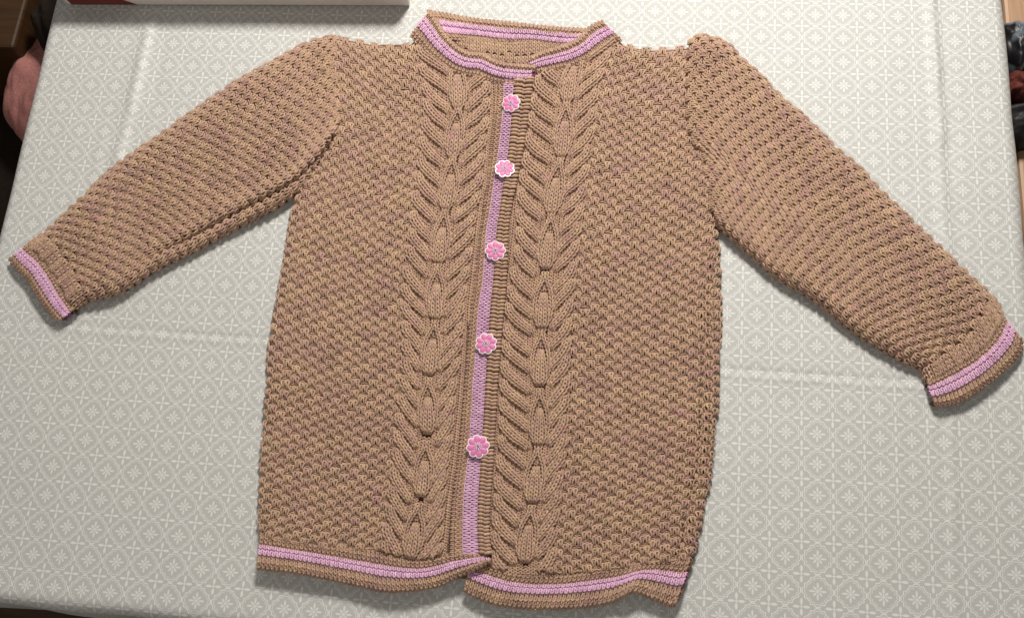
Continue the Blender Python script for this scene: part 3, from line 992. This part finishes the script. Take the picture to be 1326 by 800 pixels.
def z_hl(V, f): return 0.0105 + 0.0028 * f ** 2 + 0.0035 * np.exp(-((V - 0.92) / 0.09) ** 2) + 0.0022 * f * np.sin(V * 7.0 + 0.6) ** 2


band('hem_band', hl_u, hl_d, z_hl, None, [(0.0, 0.32, 'tan', 3, allp, 0.0042), (0.32, 0.645, 'pink', 4, garter, 0.0042), (0.645, 1.0, 'tan', 3, allp, 0.0042)], rR=0.004, inset=0.008)
hr_u = [(612, 722), (640, 732), (677, 741), (728, 742), (779, 735), (820, 729), (850, 723), (880, 722), (899, 722)]
hr_d = [(600, 763), (611, 771), (644, 783), (694, 788), (745, 787), (779, 783), (800, 776), (817, 767), (832, 770), (857, 781), (868, 785), (878, 781)]


def z_hr(V, f): return 0.0088 + 0.0030 * f ** 2 + 0.0065 * f * np.exp(-((V - 0.76) / 0.05) ** 2) + 0.0015 * f * np.exp(-((V - 0.4) / 0.16) ** 2)


band('hem_band', hr_u, hr_d, z_hr, None, [(0.0, 0.31, 'tan', 3, allp, 0.0042), (0.31, 0.61, 'pink', 4, garter, 0.0042), (0.61, 1.0, 'tan', 3, allp, 0.0042)], rR=0.004, inset=0.008)

# back hem peeping out at the lower right side
bh_u = [(884, 722), (893, 690), (908, 660)]

# ------------------------------------------------------------------ collar
# back of the stand collar, seen from inside
cb_top = [(553, 14), (566, 16), (610, 24), (656, 29), (701, 34), (740, 37), (760, 38), (772, 34)]
cb_bot = [(578, 50), (590, 52), (622, 53), (656, 57), (690, 56), (710, 59), (735, 61), (752, 56)]


def z_cb(V, f): return 0.0150 - 0.0050 * f + 0.0025 * np.exp(-(V / 0.08) ** 2)


band('collar', cb_top, cb_bot, z_cb, None, [(0.0, 0.32, 'tan', 2, allp, 0.0042), (0.30, 0.76, 'pink', 3, garter, 0.0042), (0.76, 1.0, 'tan', 2, allp, 0.0042)], rL=0.003, bul=0.0004)

# viewer's right half of the front collar (lower layer)
cr_in = [(780, 27), (762, 36), (750, 49), (735, 57), (716, 63), (700, 68), (686, 76)]
cr_out = [(806, 52), (790, 62), (769, 76), (746, 88), (719, 94), (700, 97), (684, 98)]


def z_cr(V, f): return 0.0185 - 0.0075 * f - 0.003 * V


band('collar', cr_in, cr_out, z_cr, None, [(0.0, 0.27, 'tan', 2, allp, 0.0042), (0.27, 0.68, 'pink', 4, garter, 0.0042), (0.68, 1.0, 'tan', 3, allp, 0.0042)], rL=0.003, skirt=0.006)

# viewer's left half of the front collar (upper layer) with the fold at the shoulder
cf_in = [(556, 13), (565, 25), (575, 42), (588, 57), (600, 66), (612, 69), (626, 70), (638, 77), (652, 82), (672, 84), (694, 86)]
cf_out = [(531, 46), (541, 58), (556, 73), (575, 87), (596, 98), (618, 102), (640, 109), (662, 113), (680, 113), (692, 110)]


def z_cf(V, f): return 0.0200 - 0.0080 * f - 0.0020 * V + 0.0012 * np.exp(-((V - 0.62) / 0.05) ** 2)


band('collar', cf_in, cf_out, z_cf, None, [(0.0, 0.24, 'tan', 2, allp, 0.0042), (0.24, 0.68, 'pink', 4, garter, 0.0042), (0.68, 1.0, 'tan', 3, allp, 0.0042)], rL=0.003, skirt=0.008)

# ------------------------------------------------------------------ sleeves
SL_top = [(441, 47), (425, 49), (400, 55), (388, 61), (350, 82), (300, 110), (250, 145), (200, 180), (150, 215), (100, 262), (62, 298), (30, 322)]
SL_bot = [(420, 192), (412, 208), (398, 232), (378, 254), (350, 272), (300, 298), (250, 325), (200, 350), (160, 376), (130, 386), (112, 390), (92, 404)]


def z_sl(T, V, dl, dr, ds, de, W):
    H = 0.0150 + 0.001 * np.sin(V * 9) + und(W, 0.0009)
    H = H - 0.0030 * (1 - np.clip(V / 0.18, 0, 1)) - 0.004 * np.clip((V - 0.85) / 0.15, 0, 1)
    e = rnd(dl, 0.022) * rnd(dr, 0.014)
    h = 0.0035 + (H - 0.0035) * e
    fade = np.clip((0.75 - V) / 0.25, 0, 1)
    off = 0.0185 - 0.006 * V
    h = h - 0.78 * h * fade * np.exp(-((dr - off) / 0.0030) ** 2) + 0.0046 * fade * np.clip(1.3 - V * 2, 0.4, 1) * np.exp(-((dr - off - 0.008) / 0.006) ** 2)
    # sleeve head eases into the front panel except where the fold stands proud
    ease = np.clip(ds / 0.012, 0, 1) ** 0.5
    return h * (0.80 + 0.20 * ease)


S5 = Surf(SL_top, SL_bot, z_sl, S=[(441, 47), (434, 78), (437, 120), (440, 155), (420, 192)], E=[(30, 322), (50, 339), (66, 360), (79, 383), (92, 404)], nu=80, nv=260)
slL = S5.shell('sleeve', M_shade, ROOT)
bag = Bag()
cuffpat = lambda lim: (lambda c, r: np.where(r > lim, 1.0, moss(c, r)))
nr = int(S5.Lv / SH)
fill(bag, S5, moss, 0.45, 0.93); fabric(bag, S5, cuffpat(nr - 4), ua=0.45, blk=0.34, c=0.32, b=0.64, a=0.25, rad=0.236)
tagp(bag.build('knit_stitches', M_wool, slL), kind='stuff')
for k_ in range(5):       # elongated slipped stitches above the cuff
    f = 0.14 + k_ * 0.17
    strand(bag2 := Bag(), S5, lambda v: 0.0 * v, [(f * S5.A[-12], S5.Lv - 0.0195 - 0.004 * (k_ % 2)), (f * S5.A[-12], S5.Lv - 0.004)], 2, 0.0036, 0.0006, top=0.003, bot=0.003, kindrow=k_, zhump=0.0018)
    if bag2.n: bag2.build('cuff_cable', M_wool, slL)
cuL_u = [(34, 317), (54, 334), (70, 356), (84, 380), (97, 402)]
cuL_d = [(11, 335), (20, 347), (33, 359), (45, 378), (58, 398), (70, 411), (79, 416)]


def z_cu(V, f): return 0.0100 - 0.0012 * f + 0.0022 * np.sin(V * math.pi)


band('cuff', cuL_u, cuL_d, z_cu, None, [(0.0, 0.24, 'tan', 2, allp, 0.0042), (0.24, 0.76, 'pink', 4, garter, 0.0042), (0.76, 1.0, 'tan', 2, allp, 0.0042)], rR=0.004, inset=0.004)

SR_top = [(892, 52), (904, 47), (922, 49), (936, 54), (949, 64), (962, 79), (978, 92), (1012, 127), (1046, 156), (1080, 190), (1113, 217), (1134, 241), (1158, 265), (1181, 287), (1208, 313), (1242, 345), (1280, 381), (1303, 413)]
SR_bot = [(926, 288), (944, 305), (971, 328), (1005, 358), (1039, 378), (1066, 396), (1093, 419), (1127, 443), (1164, 464), (1190, 476), (1197, 486), (1204, 500)]


def z_sr(T, V, dl, dr, ds, de, W):
    H = 0.0155 + und(W, 0.0011, 14) + 0.0025 * np.exp(-(V / 0.12) ** 2) * (1 - T)
    H = H - 0.004 * np.clip((V - 0.85) / 0.15, 0, 1)
    e = rnd(dl, 0.022) * rnd(dr, 0.018)
    h = 0.0035 + (H - 0.0035) * e
    ease = np.clip(ds / 0.018, 0, 1) ** 0.7
    # soft diagonal fold in the upper arm
    h = h - 0.0022 * np.exp(-((T - 0.62) / 0.05) ** 2) * np.exp(-((V - 0.12) / 0.10) ** 2)
    return h * (0.70 + 0.30 * ease)


S6 = Surf(SR_top, SR_bot, z_sr, S=[(892, 52), (889, 95), (889, 140), (895, 178), (911, 206), (916, 242), (926, 288)], E=[(1303, 413), (1285, 446), (1261, 467), (1231, 484), (1204, 500)], nu=80, nv=260)
slR = S6.shell('sleeve', M_shade, ROOT)
bag = Bag()
nr = int(S6.Lv / SH)
fill(bag, S6, moss, 0.5, 0.93); fabric(bag, S6, cuffpat(nr - 4), ua=0.5, blk=0.34, c=0.32, b=0.64, a=0.25, rad=0.236)
tagp(bag.build('knit_stitches', M_wool, slR), kind='stuff')
for k_ in range(5):
    f = 0.16 + k_ * 0.17
    strand(bag2 := Bag(), S6, lambda v: 0.0 * v, [(f * S6.A[-12], S6.Lv - 0.021 - 0.004 * (k_ % 2)), (f * S6.A[-12], S6.Lv - 0.004)], 2, 0.0036, 0.0006, top=0.003, bot=0.003, kindrow=k_, zhump=0.0018)
    if bag2.n: bag2.build('cuff_cable', M_wool, slR)
cuR_u = [(1299, 408), (1281, 440), (1257, 461), (1228, 478), (1199, 494)]
cuR_d = [(1324, 440), (1321, 457), (1306, 474), (1279, 498), (1246, 519), (1219, 526), (1209, 523)]
band('cuff', cuR_u, cuR_d, z_cu, None, [(0.0, 0.22, 'tan', 2, allp, 0.0042), (0.22, 0.68, 'pink', 4, garter, 0.0042), (0.68, 1.0, 'tan', 3, allp, 0.0042)], rR=0.004, inset=0.004)


# ------------------------------------------------------------------ flower buttons
def scallop(r, n=8, k=96, depth=0.13, ph=0.0):
    th = np.arange(k) / k * 2 * math.pi
    rr = r * (1 - depth + depth * 1.25 * np.abs(np.cos((th - ph) * n / 2)) ** 0.75 - depth * 0.25)
    return th, rr


def button_meshes():
    th, rr = scallop(0.0109)
    prof = [(0.90, -0.0009), (1.0, -0.0004), (1.0, 0.0006), (0.985, 0.00095), (0.955, 0.0011), (0.5, 0.0011), (0.0, 0.0011)]
    k = len(th); V = []; F = []
    for s_, z in prof[:-1]:
        for a, r in zip(th, rr): V.append((r * s_ * math.cos(a), r * s_ * math.sin(a), z))
    V.append((0, 0, 0.0011)); V.append((0, 0, -0.0009))
    for p in range(len(prof) - 2):
        for i in range(k):
            j = (i + 1) % k
            F.append((p * k + i, p * k + j, (p + 1) * k + j, (p + 1) * k + i))
    top = len(V) - 2
    for i in range(k): F.append(((len(prof) - 2) * k + i, (len(prof) - 2) * k + (i + 1) % k, top)); F.append(((i + 1) % k, i, top + 1))
    base = (V, F)
    # one domed teardrop petal pointing along +x
    V = []; F = []
    n = 20
    out = []
    for i in range(n):
        a = i / n * 2 * math.pi
        x = 0.0060 + 0.0040 * math.cos(a); y = 0.00325 * math.sin(a) * (0.82 + 0.22 * math.cos(a))
        out.append((x, y))
    for s_, z in ((1.0, 0.0010), (0.98, 0.00128), (0.93, 0.00138)):
        for x, y in out: V.append((0.0062 + (x - 0.0062) * s_, y * s_, z))
    V.append((0.0062, 0, 0.00142))
    for p in range(2):
        for i in range(n): F.append((p * n + i, p * n + (i + 1) % n, (p + 1) * n + (i + 1) % n, (p + 1) * n + i))
    for i in range(n): F.append((2 * n + i, 2 * n + (i + 1) % n, 3 * n))
    return base, (V, F)


def mk_mesh(name, V, F, mat, smooth=True):
    me = bpy.data.meshes.new(name); me.from_pydata(V, [], F); me.update(); me.materials.append(mat)
    me.polygons.foreach_set('use_smooth', [smooth] * len(me.polygons)); return me


base, petal = button_meshes()
me_base = mk_mesh('flower_button', *base, M_btnw, False)
me_petal = mk_mesh('petal', *petal, M_btnp)
# pink disc joining the petals, and a ring of silver dots with sewing holes
V = [(0.0036 * math.cos(a), 0.0036 * math.sin(a), 0.0016) for a in np.arange(24) / 24 * 2 * math.pi] + [(0.0036 * 1.04 * math.cos(a), 0.0036 * 1.04 * math.sin(a), 0.0010) for a in np.arange(24) / 24 * 2 * math.pi] + [(0, 0, 0.00165)]
F = [(i, (i + 1) % 24, 48) for i in range(24)] + [(24 + i, 24 + (i + 1) % 24, (i + 1) % 24, i) for i in range(24)]
me_disc = mk_mesh('flower_centre', V, F, M_btnp)
V = []; F = []
def dome(cx, cy, r, z, h, n=7):
    o = len(V)
    for s_, zz in ((1, 0), (0.7, 0.7)):
        for i in range(n): V.append((cx + r * s_ * math.cos(i / n * 2 * math.pi), cy + r * s_ * math.sin(i / n * 2 * math.pi), z + h * zz))
    V.append((cx, cy, z + h))
    for i in range(n):
        j = (i + 1) % n
        F.append((o + i, o + j, o + n + j, o + n + i)); F.append((o + n + i, o + n + j, o + 2 * n))
for ring, cnt, rr_ in ((0.0033, 10, 0.00078), (0.0018, 6, 0.00072)):
    for i in range(cnt):
        a = i / cnt * 2 * math.pi + ring * 300
        dome(ring * math.cos(a), ring * math.sin(a), rr_, 0.00158, 0.0004)
me_dots = mk_mesh('centre_dots', V, F, M_silver)
V = []; F = []
for sx in (-1, 1): dome(0.0001, sx * 0.00072, 0.00062, 0.0016, 0.0005, 9)
me_thr = mk_mesh('sewing_thread', V, F, M_hole)
btn_px = [(662, 134, 0.93, 10), (653.5, 219, 0.97, 31), (641.5, 325, 0.97, 5), (629.5, 445, 1.0, 22), (619, 578, 1.03, 14)]
for i, (x, y, s_, rz) in enumerate(btn_px):
    p = pix(x, y, 0.0165)
    ob = bpy.data.objects.new('flower_button', me_base); sc.collection.objects.link(ob); ob.parent = ROOT
    ob.location = (float(p[0] - ORG[0]), float(p[1] - ORG[1]), 0.0162)
    ob.rotation_euler = (math.radians([3, -4, 2, 0, 2][i]), math.radians([-8, 9, 3, -2, 4][i]), math.radians(rz)); ob.scale = (s_, s_, 1.15)
    for q in range(8):
        c = bpy.data.objects.new('petal', me_petal); sc.collection.objects.link(c); c.parent = ob; c.rotation_euler = (0, 0, q * math.pi / 4)
    for me, nm in ((me_disc, 'flower_centre'), (me_dots, 'centre_dots'), (me_thr, 'sewing_thread')):
        c = bpy.data.objects.new(nm, me); sc.collection.objects.link(c); c.parent = ob

for key, lst in FUZZ.items():
    V = np.vstack([a for a, b in lst]); c = np.vstack([b for a, b in lst])
    o = mesh_obj('wool_fuzz', V, np.arange(len(V)).reshape(-1, 3), M_wool if key == 'tan' else M_pinkw, ROOT, col=c, uv=np.zeros((len(V), 2)), loc=tuple(-np.array(ORG)))
    tagp(o, kind='stuff')
    TRI[0] += len(V) // 3

print('yarn triangles', TRI[0])

# ------------------------------------------------------------------ box at the top left
bx0 = pix(88, 8)[:2]; bx1 = pix(531, 9.5)[:2]
d = (bx1 - bx0); Lb = float(np.linalg.norm(d)); ab = math.atan2(d[1], d[0])
BX = empty('cardboard_box', (float(bx0[0]), float(bx0[1]), 0.0008)); BX.rotation_euler = (0, 0, ab)
tagp(BX, 'flat pale cardboard box with a dark maroon print, on the cloth behind the left shoulder', 'box')
HB = 0.043
box_obj('box_base', 0.0012, Lb - 0.0012, 0.0012, 0.26, 0, 0.03, M_card, BX, 0.0006)
box_obj('box_lid', 0.0, Lb, 0.0, 0.2612, 0.0015, HB, M_card, BX, 0.0012)
# printed maroon wedge on the near side and on the top (flat print, 0.4 mm proud)
poly_obj('maroon_print', [(0.006, -0.0004, 0.0022), (0.085, -0.0004, 0.0022), (0.030, -0.0004, HB - 0.002), (0.002, -0.0004, HB - 0.002)], [(0, 1, 2, 3)], M_maroon, BX)

# ------------------------------------------------------------------ pink garment over a dark chair at the left
def sheet(name, outline_c, rx, ry, z, mat, fold, parent=None, seed=0, rot=0.0, hz=0.05):
    """a crumpled soft heap: half ellipsoid with folds"""
    nu_, nv_ = 96, 48
    V = []; F = []
    for j in range(nv_ + 1):
        ph = j / nv_ * math.pi * 0.62
        for i in range(nu_):
            th = i / nu_ * 2 * math.pi
            x = math.sin(ph) * math.cos(th); y = math.sin(ph) * math.sin(th); zz = math.cos(ph)
            V.append((x, y, zz))
    V = np.array(V)
    f = fold * (np.sin(V[:, 0] * 5 + 3 * vn(V[:, 0] * 1.5 + seed, V[:, 1] * 1.5)) * 0.5 + vn(V[:, 0] * 3 + seed, V[:, 1] * 3 + seed * 2) * 0.6 + 0.25 * vn(V[:, 0] * 8 + seed, V[:, 1] * 8))
    V = V * (1 + f)[:, None]
    V = V * np.array([rx, ry, hz])
    cr_, sr_ = math.cos(rot), math.sin(rot)
    V = np.stack([V[:, 0] * cr_ - V[:, 1] * sr_, V[:, 0] * sr_ + V[:, 1] * cr_, V[:, 2]], 1)
    idx = np.arange((nv_ + 1) * nu_).reshape(nv_ + 1, nu_)
    nx = np.roll(idx, -1, 1)
    F = np.stack([idx[:-1], nx[:-1], nx[1:], idx[1:]], -1).reshape(-1, 4)
    return mesh_obj(name, V, F, mat, parent, loc=(float(outline_c[0]), float(outline_c[1]), z))


# chair: upright back beside the table, seat below
cz = -0.10
cc_ = pix(42, 60, -0.1)
CH = empty('chair', (float(cc_[0]), float(cc_[1]), -0.75))
tagp(CH, 'dark upholstered chair standing in shadow past the left table edge', 'chair')
box_obj('seat', -0.24, 0.20, -0.24, 0.20, 0.42, 0.48, M_chair, CH, 0.015)
box_obj('backrest', -0.27, -0.22, -0.24, 0.20, 0.50, 0.60, M_chair, CH, 0.015)
for sx in (-0.21, 0.17):
    for sy in (-0.21, 0.17):
        box_obj('leg', sx - 0.018, sx + 0.018, sy - 0.018, sy + 0.018, 0.0, 0.419, M_tbl, CH, 0.003)
g0 = pix(42, 88, -0.17)
g = sheet('garment', g0, 0.052, 0.088, -0.225, M_garment, 0.085, seed=3, rot=-0.2, hz=0.06)
tagp(g, 'crumpled dusty pink garment heaped past the upper left table corner', 'clothing')
g1 = pix(66, 22, -0.13)
g = sheet('scarf', g1, 0.036, 0.046, -0.185, M_chair, 0.07, seed=9, rot=0.4, hz=0.075)
tagp(g, 'near-black cloth bunched over the top of the pink garment', 'clothing')
# wooden cabinet in the far corner
w0 = pix(17, 62, -0.14)
box = box_obj('wooden_board', -0.25, 0.0, 0.0, 0.4, -0.61, 0.0, M_chairw, None, 0.004, loc=(float(w0[0]), float(w0[1]), -0.14))
tagp(box, 'orange-brown wooden board edge in the extreme upper left corner', 'board')

# ------------------------------------------------------------------ bench and patterned bundle at the right
b0 = pix(1283, 0)[:2]; b1 = pix(1326, 420)[:2]
BN = empty('bench', (float(pR1[0]) + 0.035, float(pR1[1]), -0.75))
tagp(BN, 'pale wooden bench running along the right table edge', 'bench')
BN.rotation_euler = (0, 0, math.atan2((pR0 - pR1)[1], (pR0 - pR1)[0]) - math.pi / 2)
box_obj('bench_seat', 0.0, 0.36, -0.45, 0.75, 0.655, 0.69, M_bench, BN, 0.004)
for sx in (0.03, 0.30):
    for sy in (-0.40, 0.66):
        box_obj('leg', sx, sx + 0.04, sy, sy + 0.04, 0.0, 0.6545, M_bench, BN, 0.003)


def bundle_mat():
    m, t, b = newmat('patterned_scarf', 0.45, spec=0.5)
    tc = t.nodes.new('ShaderNodeTexCoord')
    n = noise_node(t, 22, 1, 0.4, tc.outputs['Object'])
    r = ramp(t, n.outputs['Fac'], [(0.0, (0.005, 0.005, 0.006)), (0.49, (0.006, 0.006, 0.008)), (0.53, (0.13, 0.16, 0.19)), (0.58, (0.16, 0.19, 0.22)), (0.60, (0.006, 0.005, 0.006))])
    t.links.new(r.outputs[0], b.inputs['Base Color'])
    return m


M_bund = bundle_mat()
M_red = simple('dark_red_cloth', (0.09, 0.016, 0.010), 0.7, 60, 0.4, 0.3, 0.001)
M_blk = simple('black_cloth', (0.008, 0.007, 0.008), 0.6, 60, 0.4, 0.3, 0.001)
for (x, y, rx, ry, mt, sd, lb, nm) in ((1326, 52, 0.020, 0.036, M_bund, 1, 'black and slate blue glossy cloth, topmost on the bench by the right picture edge', 'scarf'),
                                       (1326, 106, 0.018, 0.020, M_red, 5, 'dark red cloth squeezed between the two black cloths on the bench', 'scarf'),
                                       (1328, 150, 0.024, 0.036, M_blk, 8, 'black cloth bundle, lowest of the cloths on the bench', 'scarf')):
    p = pix(x, y, -0.03)
    tagp(sheet(nm, p, rx, ry, -0.058, mt, 0.12, seed=sd, rot=0.2 * sd, hz=0.035), lb, 'clothing')
